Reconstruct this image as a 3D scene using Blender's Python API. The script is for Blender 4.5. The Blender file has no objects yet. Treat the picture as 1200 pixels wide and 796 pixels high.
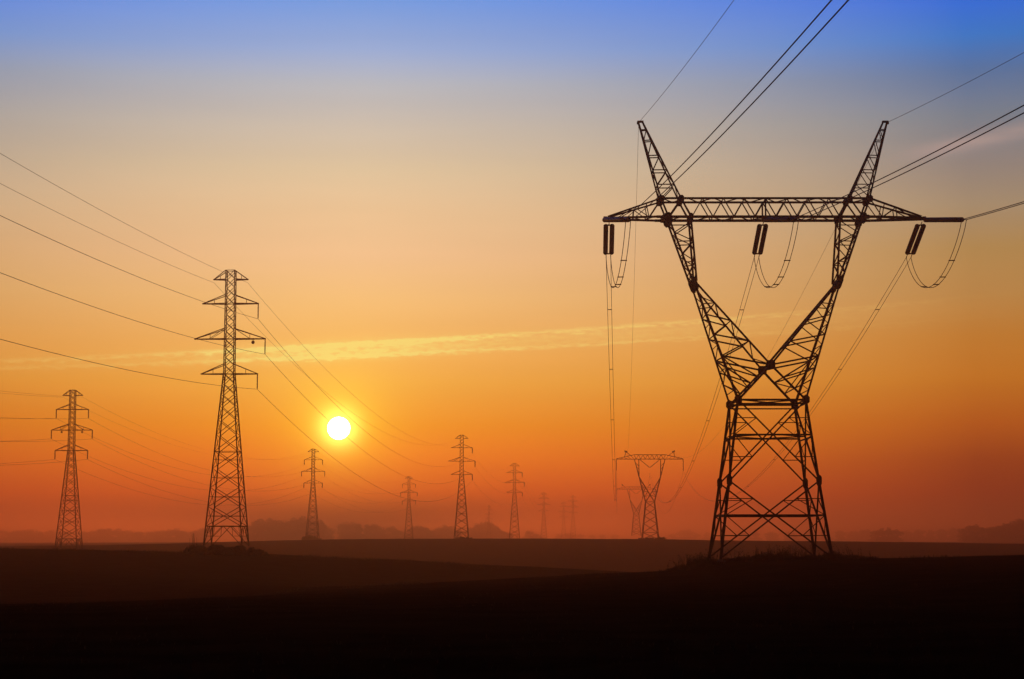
import bpy, bmesh, math, random
from mathutils import Vector, Matrix, noise
random.seed(7)
SC = bpy.context.scene
COL = SC.collection
R = math.radians

# ------------------------------------------------------------------ camera
PITCH = math.atan(236 / 2150)
CAM_Z = 1.6
cam_d = bpy.data.cameras.new('camera')
cam_d.sensor_width = 36.0
cam_d.lens = 36.0 * 2150 / 1200
cam_d.clip_start = 0.1
cam_d.clip_end = 90000
cam = bpy.data.objects.new('camera', cam_d)
COL.objects.link(cam)
cam.location = (0, 0, CAM_Z)
cam.rotation_euler = (math.pi / 2 + PITCH, 0, 0)
SC.camera = cam

# ------------------------------------------------------------------ exposure
SC.view_settings.view_transform = 'Standard'
SC.view_settings.look = 'None'
SC.view_settings.exposure = 0.0
SC.view_settings.gamma = 1.0
SC.view_settings.use_curve_mapping = False
SC.cycles.volume_bounces = 1
SC.cycles.max_bounces = 6

# ------------------------------------------------------------------ sun direction (seen in the photograph)
SUN_AZ = math.atan2(-2834.5, 30000.0)          # to the left of the view axis
SUN_EL = math.atan2(1832.1, math.hypot(2834.5, 30000.0))
SUN_DIR = Vector((math.sin(SUN_AZ) * math.cos(SUN_EL), math.cos(SUN_AZ) * math.cos(SUN_EL), math.sin(SUN_EL)))
HAZE_DENSITY = 0.00078
SUN_STRENGTH = 0.54

sun_d = bpy.data.lights.new('sun_light', 'SUN')
sun_d.energy = SUN_STRENGTH
sun_d.angle = R(0.5)
sun_d.color = (1.0, 0.27, 0.05)
sun_l = bpy.data.objects.new('sun_light', sun_d)
sun_l.rotation_euler = SUN_DIR.to_track_quat('Z', 'Y').to_euler()
COL.objects.link(sun_l)

# ------------------------------------------------------------------ node expression helper
class Ex:
    """scalar expression on a node tree"""
    def __init__(s, nt, so): s.nt, s.so = nt, so
    def _m(s, op, *a, clamp=False):
        n = s.nt.nodes.new('ShaderNodeMath'); n.operation = op; n.use_clamp = clamp
        for i, v in enumerate((s,) + a):
            if isinstance(v, Ex): s.nt.links.new(v.so, n.inputs[i])
            else: n.inputs[i].default_value = v
        return Ex(s.nt, n.outputs[0])
    def __add__(s, o): return s._m('ADD', o)
    def __radd__(s, o): return s._m('ADD', o)
    def __sub__(s, o): return s._m('SUBTRACT', o)
    def __rsub__(s, o): return (s * -1.0) + o
    def __mul__(s, o): return s._m('MULTIPLY', o)
    def __rmul__(s, o): return s._m('MULTIPLY', o)
    def __truediv__(s, o): return s._m('DIVIDE', o)
    def pw(s, e): return s._m('POWER', e)
    def absv(s): return s._m('ABSOLUTE')
    def clamp(s): return s._m('ADD', 0.0, clamp=True)
    def exp(s): return Ex(s.nt, s._m('EXPONENT').so)
    def gauss(s, c, w):
        d = (s - c) / w
        return ((d * d) * -1.0).exp()
    def step(s, a, b):
        n = s.nt.nodes.new('ShaderNodeMapRange'); n.interpolation_type = 'SMOOTHSTEP'
        s.nt.links.new(s.so, n.inputs[0])
        n.inputs[1].default_value, n.inputs[2].default_value = a, b
        n.inputs[3].default_value, n.inputs[4].default_value = 0.0, 1.0
        return Ex(s.nt, n.outputs[0])

def s2l(c):
    return tuple(((v / 255) / 12.92 if v / 255 <= 0.04045 else ((v / 255 + 0.055) / 1.055) ** 2.4) for v in c)

# ------------------------------------------------------------------ sky
# radiance of the sunset sky by elevation (degrees), towards the sun and well away from it
SKY_WARM = [(-10, (0.0, 0.0, 0.0))]
SKY_DARK = [(-10, (0.0, 0.0, 0.0))]
#SKYTABLE-BEGIN
SKY_WARM = [(-2.0, (0.7278, 0.0745, 0.0212)), (0.0, (0.7278, 0.0745, 0.0212)), (0.63, (0.8287, 0.0904, 0.0203)), (1.43, (1.5, 0.2, 0.0166)), (2.49, (1.5, 0.3257, 0.0191)), (3.55, (1.258, 0.4087, 0.0227)), (4.88, (1.1499, 0.527, 0.077)), (6.21, (1.1039, 0.573, 0.1527)), (7.54, (1.0496, 0.6111, 0.2332)), (8.87, (1.0252, 0.6279, 0.3209)), (10.2, (0.9426, 0.6295, 0.3456)), (11.53, (0.8211, 0.6232, 0.3883)), (12.84, (0.6873, 0.5822, 0.4653)), (14.16, (0.5257, 0.5287, 0.5615)), (15.2, (0.3548, 0.4581, 0.7286)), (16.75, (0.1911, 0.3653, 0.823)), (20.0, (0.07, 0.17, 0.55)), (25.0, (0.025, 0.07, 0.25)), (32.0, (0.008, 0.022, 0.08)), (40.0, (0.004, 0.01, 0.035))]
SKY_DARK = [(-2.0, (0.1946, 0.0343, 0.013)), (0.0, (0.1946, 0.0343, 0.013)), (0.63, (0.2086, 0.0356, 0.013)), (1.43, (0.3231, 0.0369, 0.0094)), (2.49, (0.4303, 0.0695, 0.0091)), (3.55, (0.6219, 0.1382, 0.0111)), (4.88, (0.6865, 0.2213, 0.0193)), (6.21, (0.6449, 0.2485, 0.0367)), (7.54, (0.5891, 0.2961, 0.0828)), (8.87, (0.5095, 0.2903, 0.0965)), (10.2, (0.43, 0.3043, 0.1833)), (11.53, (0.3146, 0.2605, 0.2332)), (12.84, (0.2137, 0.2388, 0.2834)), (14.16, (0.113, 0.1937, 0.3773)), (15.2, (0.0496, 0.2032, 0.6114)), (16.75, (0.0327, 0.1491, 0.7964)), (20.0, (0.025, 0.095, 0.42)), (25.0, (0.012, 0.04, 0.18)), (32.0, (0.006, 0.016, 0.06)), (40.0, (0.003, 0.008, 0.03))]
#SKYTABLE-END
ELMAX = 40.0

world = bpy.data.worlds.new('World')
SC.world = world
world.use_nodes = True
nt = world.node_tree
nt.nodes.clear()
tc = nt.nodes.new('ShaderNodeTexCoord')
sep = nt.nodes.new('ShaderNodeSeparateXYZ')
nt.links.new(tc.outputs['Generated'], sep.inputs[0])
dx, dy, dz = (Ex(nt, sep.outputs[i]) for i in range(3))
el = dz._m('ARCSINE') * (180 / math.pi)
az = dx._m('ARCTAN2', dy) * (180 / math.pi)

def sky_ramp(table):
    n = nt.nodes.new('ShaderNodeValToRGB')
    nt.links.new(((el + 2.0) / (ELMAX + 2.0)).clamp().so, n.inputs[0])
    e = n.color_ramp.elements
    for i, (a, c) in enumerate(table):
        pos = (a + 2.0) / (ELMAX + 2.0)
        if i < 2: k = e[i]; k.position = pos
        else: k = e.new(pos)
        k.color = (*c, 1)
    n.color_ramp.interpolation = 'LINEAR'
    return n.outputs[0]

def mixc(f, a, b, mode='MIX'):
    n = nt.nodes.new('ShaderNodeMix'); n.data_type = 'RGBA'; n.blend_type = mode; n.clamp_result = False; n.clamp_factor = False
    if isinstance(f, Ex): nt.links.new(f.so, n.inputs[0])
    else: n.inputs[0].default_value = f
    for i, v in ((6, a), (7, b)):
        if isinstance(v, tuple): n.inputs[i].default_value = (*v, 1)
        else: nt.links.new(v, n.inputs[i])
    return n.outputs[2]

daz = (az - math.degrees(math.atan2(-180, 2150))).absv()
tmix = (daz / 19.0).pw(1.4)._m('MINIMUM', 1.0)
col = mixc(tmix, sky_ramp(SKY_WARM), sky_ramp(SKY_DARK))
# away from the sunset the sky dims
dim = 1.0 - 0.90 * daz.step(14, 60)
hi = nt.nodes.new('ShaderNodeVectorMath'); hi.operation = 'SCALE'
nt.links.new(col, hi.inputs[0]); nt.links.new(dim.so, hi.inputs['Scale'])
col = hi.outputs[0]
# soft uneven layers of thin cirrus
mp = nt.nodes.new('ShaderNodeMapping'); mp.inputs['Scale'].default_value = (3.0, 3.0, 34.0)
mp.inputs['Rotation'].default_value = (0.0, R(3.0), 0.0)
nt.links.new(tc.outputs['Generated'], mp.inputs[0])
nz = nt.nodes.new('ShaderNodeTexNoise'); nz.inputs['Scale'].default_value = 1.3; nz.inputs['Detail'].default_value = 5.0
nz.inputs['Roughness'].default_value = 0.55
nt.links.new(mp.outputs[0], nz.inputs['Vector'])
cir = (Ex(nt, nz.outputs[0]) - 0.5)
k = 1.0 + cir * 0.12
hs = nt.nodes.new('ShaderNodeVectorMath'); hs.operation = 'SCALE'
nt.links.new(col, hs.inputs[0]); nt.links.new(k.so, hs.inputs['Scale'])
col = hs.outputs[0]
# pinkish wisp high on the right
mp2 = nt.nodes.new('ShaderNodeMapping'); mp2.inputs['Scale'].default_value = (14.0, 14.0, 120.0)
mp2.inputs['Rotation'].default_value = (0.0, R(8.0), 0.0)
nt.links.new(tc.outputs['Generated'], mp2.inputs[0])
nw = nt.nodes.new('ShaderNodeTexNoise'); nw.inputs['Scale'].default_value = 1.0; nw.inputs['Detail'].default_value = 4.0
nt.links.new(mp2.outputs[0], nw.inputs['Vector'])
wis = Ex(nt, nw.outputs[0])
wl = el - (11.85 + (az - 13.0) * 0.16)
wisp = wl.gauss(0.0, 0.24) * az.step(11.4, 14.0) * (1.0 - az.step(16.0, 22.0)) * (wis * 1.5).clamp()
col = mixc(wisp * 0.95, col, (0.47, 0.34, 0.30))
wl2 = el - (11.0 + (az - 13.0) * 0.10)
wisp2 = wl2.gauss(0.0, 0.5) * az.step(11.0, 16.0) * (1.0 - az.step(17.0, 24.0)) * wis
col = mixc(wisp2 * 0.0, col, (0.42, 0.22, 0.16))
# glowing vapour trail: two ragged bands right above the sun
DEG = 180 / math.pi / 2150
def trail(c0, slope, up, dn):
    nz = nt.nodes.new('ShaderNodeTexNoise'); nz.inputs['Scale'].default_value = 1.0; nz.inputs['Detail'].default_value = 5.0
    m = nt.nodes.new('ShaderNodeMapping'); m.inputs['Scale'].default_value = (170.0, 170.0, 620.0)
    m.inputs['Location'].default_value = (c0, 0, 0)
    nt.links.new(tc.outputs['Generated'], m.inputs[0]); nt.links.new(m.outputs[0], nz.inputs['Vector'])
    w = Ex(nt, nz.outputs[0])
    d = el - (c0 + (az + 4.0) * slope) + (w - 0.5) * 0.30
    return d.step(-dn, 0.0) * (1.0 - d.step(0.0, up)), w
amp = az.gauss(-5.2, 3.4) * 2.0 + az.gauss(-12.0, 6.0) * 0.20 + az.gauss(2.0, 7.0) * 0.42
t1, w1 = trail(6.18, 0.066, 0.07, 0.15)
t2, w2 = trail(5.80, 0.052, 0.06, 0.13)
mid = (el - (5.97 + (az + 4.0) * 0.058)).gauss(0.0, 0.26)
tr = (t1 * (w1 * 2.9 - 0.6) + t2 * (w2 * 2.2 - 0.45) + mid * (w1 * 1.3 - 0.2)) * amp
col = mixc(tr.clamp(), col, (1.10, 0.82, 0.22))
# aureole round the sun
cxyz = nt.nodes.new('ShaderNodeVectorMath'); cxyz.operation = 'DISTANCE'
nt.links.new(tc.outputs['Generated'], cxyz.inputs[0]); cxyz.inputs[1].default_value = SUN_DIR
r = Ex(nt, cxyz.outputs['Value']) * 2150.0       # about photo pixels
def addglow(col, f, c): return mixc(f, col, c, 'ADD')
col = addglow(col, ((r / 20.0).pw(2.0) * -1.0).exp() * 1.0, (2.2, 1.6, 0.35))
col = addglow(col, (r * (-1 / 24.0)).exp() * 1.0, (0.6, 0.95, 0.06))
col = addglow(col, (r * (-1 / 66.0)).exp() * 1.0, (0.32, 0.28, 0.015))
bg = nt.nodes.new('ShaderNodeBackground')
nt.links.new(col, bg.inputs[0])
out = nt.nodes.new('ShaderNodeOutputWorld')
nt.links.new(bg.outputs[0], out.inputs[0])

# ------------------------------------------------------------------ materials
def mat(name, base, rough=0.7, metal=0.0, var=0.25, scale=6.0, bump=0.0, spec=0.4, second=None):
    m = bpy.data.materials.new(name); m.use_nodes = True
    t = m.node_tree; b = t.nodes['Principled BSDF']
    b.inputs['Roughness'].default_value = rough; b.inputs['Metallic'].default_value = metal
    b.inputs['Specular IOR Level'].default_value = spec
    co = t.nodes.new('ShaderNodeTexCoord')
    n = t.nodes.new('ShaderNodeTexNoise'); n.inputs['Scale'].default_value = scale; n.inputs['Detail'].default_value = 6
    t.links.new(co.outputs['Object'], n.inputs['Vector'])
    cr = t.nodes.new('ShaderNodeValToRGB')
    c2 = second or tuple(v * (1 - var) for v in base)
    cr.color_ramp.elements[0].position = 0.35; cr.color_ramp.elements[0].color = (*c2, 1)
    cr.color_ramp.elements[1].position = 0.65; cr.color_ramp.elements[1].color = (*base, 1)
    t.links.new(n.outputs[0], cr.inputs[0]); t.links.new(cr.outputs[0], b.inputs['Base Color'])
    if bump:
        bn = t.nodes.new('ShaderNodeBump'); bn.inputs['Strength'].default_value = 0.6; bn.inputs['Distance'].default_value = bump
        t.links.new(n.outputs[0], bn.inputs['Height']); t.links.new(bn.outputs[0], b.inputs['Normal'])
    return m
STEEL = mat('weathered_steel', (0.055, 0.050, 0.045), 0.7, 0.0, 0.45, 1.3, spec=0.2, second=(0.035, 0.024, 0.018))
CABLE = mat('aluminium_cable', (0.09, 0.085, 0.08), 0.6, 0.5, 0.2, 2.0)
PORC = mat('brown_porcelain', (0.12, 0.04, 0.018), 0.12, 0.0, 0.3, 3.0, spec=0.7)
CONC = mat('footing_concrete', (0.12, 0.11, 0.10), 0.9, 0.0, 0.3, 5.0, 0.01)
SOIL = mat('ploughed_soil', (0.030, 0.017, 0.010), 0.97, 0.0, 0.5, 0.35, 0.05, spec=0.0, second=(0.017, 0.010, 0.006))
LEAF = mat('dark_foliage', (0.055, 0.065, 0.028), 0.8, 0.0, 0.4, 0.8, spec=0.2)
WEED = mat('dry_weeds', (0.075, 0.055, 0.030), 0.85, 0.0, 0.4, 2.0, spec=0.1)
BARK = mat('bark', (0.07, 0.05, 0.035), 0.9, 0.0, 0.4, 3.0)

# ------------------------------------------------------------------ object helpers
def link(o, parent=None):
    COL.objects.link(o)
    if parent is not None: o.parent = parent
    return o

def thing(name, label, cat, loc=(0, 0, 0), group=None, rotz=0.0):
    o = bpy.data.objects.new(name, None); COL.objects.link(o)
    o.empty_display_size = 0.5
    o.location = loc; o.rotation_euler = (0, 0, rotz)
    o['label'] = label; o['category'] = cat
    if group: o['group'] = group
    return o

def tag(o, label=None, cat=None, group=None, kind=None):
    if label: o['label'] = label
    if cat: o['category'] = cat
    if group: o['group'] = group
    if kind: o['kind'] = kind
    return o

def mesh_obj(name, verts, faces, m, parent=None, smooth=False):
    me = bpy.data.meshes.new(name)
    me.from_pydata(verts, [], faces)
    me.materials.append(m)
    if smooth:
        for p in me.polygons: p.use_smooth = True
    return link(bpy.data.objects.new(name, me), parent)

# unit steel angle (L section), z from 0 to 1, legs of length 1, centred on its heel line
LSEC = [(-.35, -.35), (.65, -.35), (.65, -.23), (-.23, -.23), (-.23, .65), (-.35, .65)]
def angle_geo():
    v = [(x, y, z) for z in (0.0, 1.0) for x, y in LSEC]
    n = 6
    f = [(i, (i + 1) % n, n + (i + 1) % n, n + i) for i in range(n)]
    f += [(3, 2, 1, 0), (5, 4, 3, 0), (6, 7, 8, 9), (6, 9, 10, 11)]
    return v, f
AV, AF = angle_geo()
ANGLE = bpy.data.meshes.new('steel_angle'); ANGLE.from_pydata(AV, [], AF); ANGLE.materials.append(STEEL)

def bar_matrix(p, q, w):
    p, q = Vector(p), Vector(q)
    d = q - p; L = d.length; z = d / L
    up = Vector((0, 0, 1)) if abs(z.z) < 0.95 else Vector((1, 0, 0))
    x = z.cross(up).normalized(); y = z.cross(x)
    return Matrix(((x.x * w, y.x * w, z.x * L, p.x), (x.y * w, y.y * w, z.y * L, p.y), (x.z * w, y.z * w, z.z * L, p.z), (0, 0, 0, 1)))

class Geo:
    """collects bars, boxes and tubes; build() links them as one mesh"""
    def __init__(s): s.v, s.f = [], []
    def bar(s, p, q, w):
        M = bar_matrix(p, q, w); n = len(s.v)
        s.v += [tuple(M @ Vector(a)) for a in AV]
        s.f += [tuple(i + n for i in a) for a in AF]
    def box(s, c, sx, sy, sz, rot=None):
        n = len(s.v)
        for k in (-.5, .5):
            for a, b in ((-.5, -.5), (.5, -.5), (.5, .5), (-.5, .5)):
                u = Vector((a * sx, b * sy, k * sz))
                if rot is not None: u = rot @ u
                s.v.append(tuple(Vector(c) + u))
        s.f += [tuple(i + n for i in a) for a in ((3, 2, 1, 0), (4, 5, 6, 7), (0, 1, 5, 4), (1, 2, 6, 5), (2, 3, 7, 6), (3, 0, 4, 7))]
    def tube(s, pts, r, sides=6):
        n0 = len(s.v); P = [Vector(p) for p in pts]
        for i, p in enumerate(P):
            d = (P[min(i + 1, len(P) - 1)] - P[max(i - 1, 0)]).normalized()
            up = Vector((0, 0, 1)) if abs(d.z) < 0.9 else Vector((1, 0, 0))
            x = d.cross(up).normalized(); y = d.cross(x)
            rr = r[i] if isinstance(r, (list, tuple)) else r
            for k in range(sides):
                a = 2 * math.pi * k / sides
                s.v.append(tuple(p + (x * math.cos(a) + y * math.sin(a)) * rr))
        for i in range(len(P) - 1):
            for k in range(sides):
                a, b = n0 + i * sides + k, n0 + i * sides + (k + 1) % sides
                s.f.append((a, b, b + sides, a + sides))
        s.f.append(tuple(n0 + k for k in range(sides))[::-1])
        s.f.append(tuple(n0 + (len(P) - 1) * sides + k for k in range(sides)))
    def build(s, name, m, parent=None, smooth=False):
        return mesh_obj(name, s.v, s.f, m, parent, smooth)

def bar(name, p, q, w, parent):
    o = bpy.data.objects.new(name, ANGLE)
    o.matrix_local = bar_matrix(p, q, w * 0.92)
    return link(o, parent)

def lerp(a, b, t): return tuple(x + (y - x) * t for x, y in zip(a, b))

# ------------------------------------------------------------------ terrain
PTS = [ # photo column, height profiles at distance 150, 215, 290, 420, 720, 1100, 1600
    (-250, -3.9, -2.0,  0.3, -1.8, -1.2, -1.5, -1.0),
    (0,    -3.3, -1.9,  0.40, -2.2, -0.75, -1.2, -0.6),
    (120,  -3.1, -2.2,  0.10, -2.8, -0.2, -0.9, -0.4),
    (250,  -2.8, -2.8, -0.22, -4.0,  0.9, -0.3, 0.2),
    (320,  -2.6, -3.2, -0.42, -5.0,  1.7, 0.2, 0.6),
    (400,  -2.2, -3.9, -1.10, -5.6,  2.28, 0.5, 1.0),
    (480,  -1.95, -4.4, -1.40, -6.0,  2.4, 0.6, 1.2),
    (560,  -1.62, -5.0, -2.15, -6.5,  2.45, 0.8, 1.5),
    (640,  -1.32, -5.5, -2.60, -7.0,  2.45, 1.0, 1.8),
    (700,  -1.05, -5.9, -3.10, -7.2,  2.35, 1.0, 2.0),
    (760,  -0.90, -6.2, -3.60, -7.3,  2.3, 1.0, 2.2),
    (800,  -0.68, -6.3, -4.0, -7.3,  2.1, 0.9, 2.0),
    (835,  -0.15, -6.4, -4.4, -7.3,  1.9, 0.8, 1.8),
    (900,   0.16, -6.5, -4.8, -7.2,  1.6, 0.5, 1.2),
    (985,   0.16, -6.5, -5.2, -7.0,  1.3, 0.2, 0.8),
    (1100,  0.30, -6.6, -5.6, -6.8,  0.8, -0.2, 0.5),
    (1200,  0.47, -6.6, -5.8, -6.6,  0.25, -0.5, 0.2),
    (1500,  0.9, -6.6, -6.0, -6.4,  0.0, -1.0, 0.0)]
ZD = [150, 215, 290, 420, 720, 1100, 1600]
def prof(u, k):
    if u <= PTS[0][0]: return PTS[0][k]
    for a, b in zip(PTS, PTS[1:]):
        if u <= b[0]:
            t = (u - a[0]) / (b[0] - a[0]); 
            return a[k] + (b[k] - a[k]) * t
    return PTS[-1][k]
def prof_s(u, k): return (prof(u - 14, k) + 2 * prof(u, k) + prof(u + 14, k)) / 4
def height(x, y, rough=True):
    u = 600 + 2150 * x / max(y, 150.0)
    if y <= 25: z = 0.0
    elif y < 150:
        t = (y - 25) / 125.0
        z = prof_s(u, 1) * (t * t * (3 - 2 * t) * 0.55 + t * 0.45)
    elif y >= ZD[-1]: z = prof_s(u, 7) + 0.0
    else:
        for i in range(6):
            if y <= ZD[i + 1]:
                t = (y - ZD[i]) / (ZD[i + 1] - ZD[i]); t = t * t * (3 - 2 * t)
                z = prof_s(u, i + 1) * (1 - t) + prof_s(u, i + 2) * t
                break
    if rough:
        z += 0.05 * noise.noise(Vector((x * 0.7, y * 0.7, 0))) + 0.07 * noise.noise(Vector((x * 0.17, y * 0.1, 3)))
        if y > 180: z += min(1.0, (y - 180) / 400) * 0.18 * noise.noise(Vector((x * 0.02, y * 0.01, 9)))
    return z

def axis(segs):
    out = [segs[0][0]]
    for a, b, d0, d1 in segs:
        v = a
        while v < b - 1e-6:
            d = d0 + (d1 - d0) * (v - a) / (b - a)
            v = min(b, v + d); out.append(v)
    return out
ys = axis([(-280, 5, 24, 2), (5, 120, 0.8, 1.2), (120, 330, 1.2, 2.6), (330, 1000, 3, 14), (1000, 5500, 16, 420)])
xp = axis([(0, 60, 1.0, 1.3), (60, 420, 1.6, 14), (420, 3400, 18, 420)])
xs = [-v for v in reversed(xp[1:])] + xp
gv = [(x, y, height(x, y)) for y in ys for x in xs]
nx = len(xs)
gf = [(j * nx + i, j * nx + i + 1, (j + 1) * nx + i + 1, (j + 1) * nx + i) for j in range(len(ys) - 1) for i in range(nx - 1)]
ground = mesh_obj('ground', gv, gf, SOIL, smooth=True)
tag(ground, kind='structure')

# ------------------------------------------------------------------ the visible sun
bm = bmesh.new()
bmesh.ops.create_icosphere(bm, subdivisions=5, radius=13.2 / 2150 * 60000)
me = bpy.data.meshes.new('sun'); bm.to_mesh(me); bm.free()
SUNM = bpy.data.materials.new('sun_glow'); SUNM.use_nodes = True
t = SUNM.node_tree; t.nodes.clear()
em = t.nodes.new('ShaderNodeEmission'); em.inputs[0].default_value = (1, 0.97, 0.86, 1); em.inputs[1].default_value = 9.0
mo = t.nodes.new('ShaderNodeOutputMaterial'); t.links.new(em.outputs[0], mo.inputs[0])
SUNM.cycles.emission_sampling = 'NONE'
me.materials.append(SUNM)
so = link(bpy.data.objects.new('sun', me))
so.location = Vector((0, 0, CAM_Z)) + SUN_DIR * 60000
tag(so, 'white glowing sun disc low in the orange sky', 'sun')

# ------------------------------------------------------------------ the big tension tower
TX, TY, TZ = 20.9, 150.0, 0.12
T1 = thing('lattice_tower', 'huge black steel lattice tower with V-shaped arms and twin peaks, nearest on the right', 'pylon', (TX, TY, TZ))
def Tz(z): return z - TZ
foot = (4.42, 4.3, Tz(0.10)); joint = (3.57, 3.45, Tz(6.38)); waist = (2.72, 2.95, Tz(12.9))
cen_z, cen_y = Tz(15.76), 2.55
elb = (5.98, 1.2, Tz(22.7))
BB, BT = Tz(28.16), Tz(29.7)
HY = 0.95
def sg(p, a, b): return (p[0] * a, p[1] * b, p[2])
corner = [(-1, -1), (1, -1), (1, 1), (-1, 1)]
def at_z(z):
    if z > joint[2]: t = (z - joint[2]) / (waist[2] - joint[2]); return lerp(joint, waist, t)
    t = (z - foot[2]) / (joint[2] - foot[2]); return lerp(foot, joint, t)
def seg2(a, b, name='leg'):
    g = Geo(); return g
for a, b in corner:
    g = Geo()
    g.bar(sg(foot, a, b), sg(joint, a, b), 0.23); g.bar(sg(joint, a, b), sg(waist, a, b), 0.205)
    g.build('leg', STEEL, T1)
    g = Geo(); fx, fy = foot[0] * a, foot[1] * b
    g.box((fx, fy, -0.42), 0.7, 0.7, 0.7); g.box((fx, fy, -0.02), 0.42, 0.42, 0.1)
    g.build('concrete_footing', CONC, T1)
DB, RB = 0.135, 0.075
for i in range(4):
    (a1, b1), (a2, b2) = corner[i], corner[(i + 1) % 4]
    for lo, hi_ in ((foot, joint), (joint, waist)):
        P1, P2, Q1, Q2 = sg(lo, a1, b1), sg(lo, a2, b2), sg(hi_, a1, b1), sg(hi_, a2, b2)
        if lo is foot: P1, P2 = lerp(P1, Q1, 0.03), lerp(P2, Q2, 0.03)
        bar('diagonal_brace', P1, Q2, DB, T1); bar('diagonal_brace', P2, Q1, DB, T1)
        # crossing point
        idx = 0 if a1 != a2 else 1
        tcx = abs(P1[idx]) / (abs(P1[idx]) + abs(Q1[idx]))
        X = lerp(P1, Q2, tcx)
        zc = X[2]
        L1, L2 = sg(at_z(zc), a1, b1), sg(at_z(zc), a2, b2)
        bar('horizontal_strut', L1, X, 0.15, T1); bar('horizontal_strut', X, L2, 0.15, T1)
        for (Pb, Pt, (a, b), Lr) in ((P1, Q1, (a1, b1), L1), (P2, Q2, (a2, b2), L2)):
            for end in (Pb, Pt):
                D = lerp(end, X, 0.52)
                Lm = sg(at_z(D[2]), a, b)
                bar('redundant_brace', Lm, D, RB, T1)
                bar('redundant_brace', Lr, D, RB, T1)
    W1, W2 = sg(waist, a1, b1), sg(waist, a2, b2)
    bar('horizontal_strut', W1, W2, 0.17, T1)
    up1, up2 = (W1[0], W1[1], W1[2] - 0.32), (W2[0], W2[1], W2[2] - 0.32)
    bar('horizontal_strut', up1, up2, 0.12, T1)
bar('horizontal_strut', sg(waist, -1, -1), sg(waist, 1, 1), 0.1, T1)
bar('horizontal_strut', sg(waist, 1, -1), sg(waist, -1, 1), 0.1, T1)
zc = at_z(Tz(10.1)); 
bar('horizontal_strut', (0, -zc[1], zc[2]), (zc[0], 0, zc[2]), 0.1, T1); bar('horizontal_strut', (zc[0], 0, zc[2]), (0, zc[1], zc[2]), 0.1, T1)
bar('horizontal_strut', (0, zc[1], zc[2]), (-zc[0], 0, zc[2]), 0.1, T1); bar('horizontal_strut', (-zc[0], 0, zc[2]), (0, -zc[1], zc[2]), 0.1, T1)

PLATE = bpy.data.meshes.new('gusset')
_v = []
for yy in (-0.5, 0.5):
    for x, z in ((-.5, -.28), (-.28, -.5), (.28, -.5), (.5, -.28), (.5, .28), (.28, .5), (-.28, .5), (-.5, .28)): _v.append((x, yy, z))
PLATE.from_pydata(_v, [], [tuple(range(8)), tuple(range(15, 7, -1))] + [(i, 8 + i, 8 + (i + 1) % 8, (i + 1) % 8) for i in range(8)])
PLATE.materials.append(STEEL)
def plate(p, w, h, parent=None, tilt=0.0, th=0.05, yaw=0.0, name='gusset_plate'):
    o = bpy.data.objects.new(name, PLATE)
    o.location = p; o.scale = (w, th, h); o.rotation_euler = (0, tilt, yaw)
    return link(o, parent or T1)
for a, b in corner:
    plate(sg(joint, a, b), 0.44, 0.85); plate(sg(waist, a, b), 0.6, 0.66)
    plate(sg((joint[0], joint[1] - .1, joint[2]), a, b), 0.55, 1.0, yaw=math.pi / 2)
    plate(sg((waist[0], waist[1] - .1, waist[2]), a, b), 0.6, 0.8, yaw=math.pi / 2)
for b in (-1, 1): plate((0, cen_y * b, cen_z), 0.72, 0.72)

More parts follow.
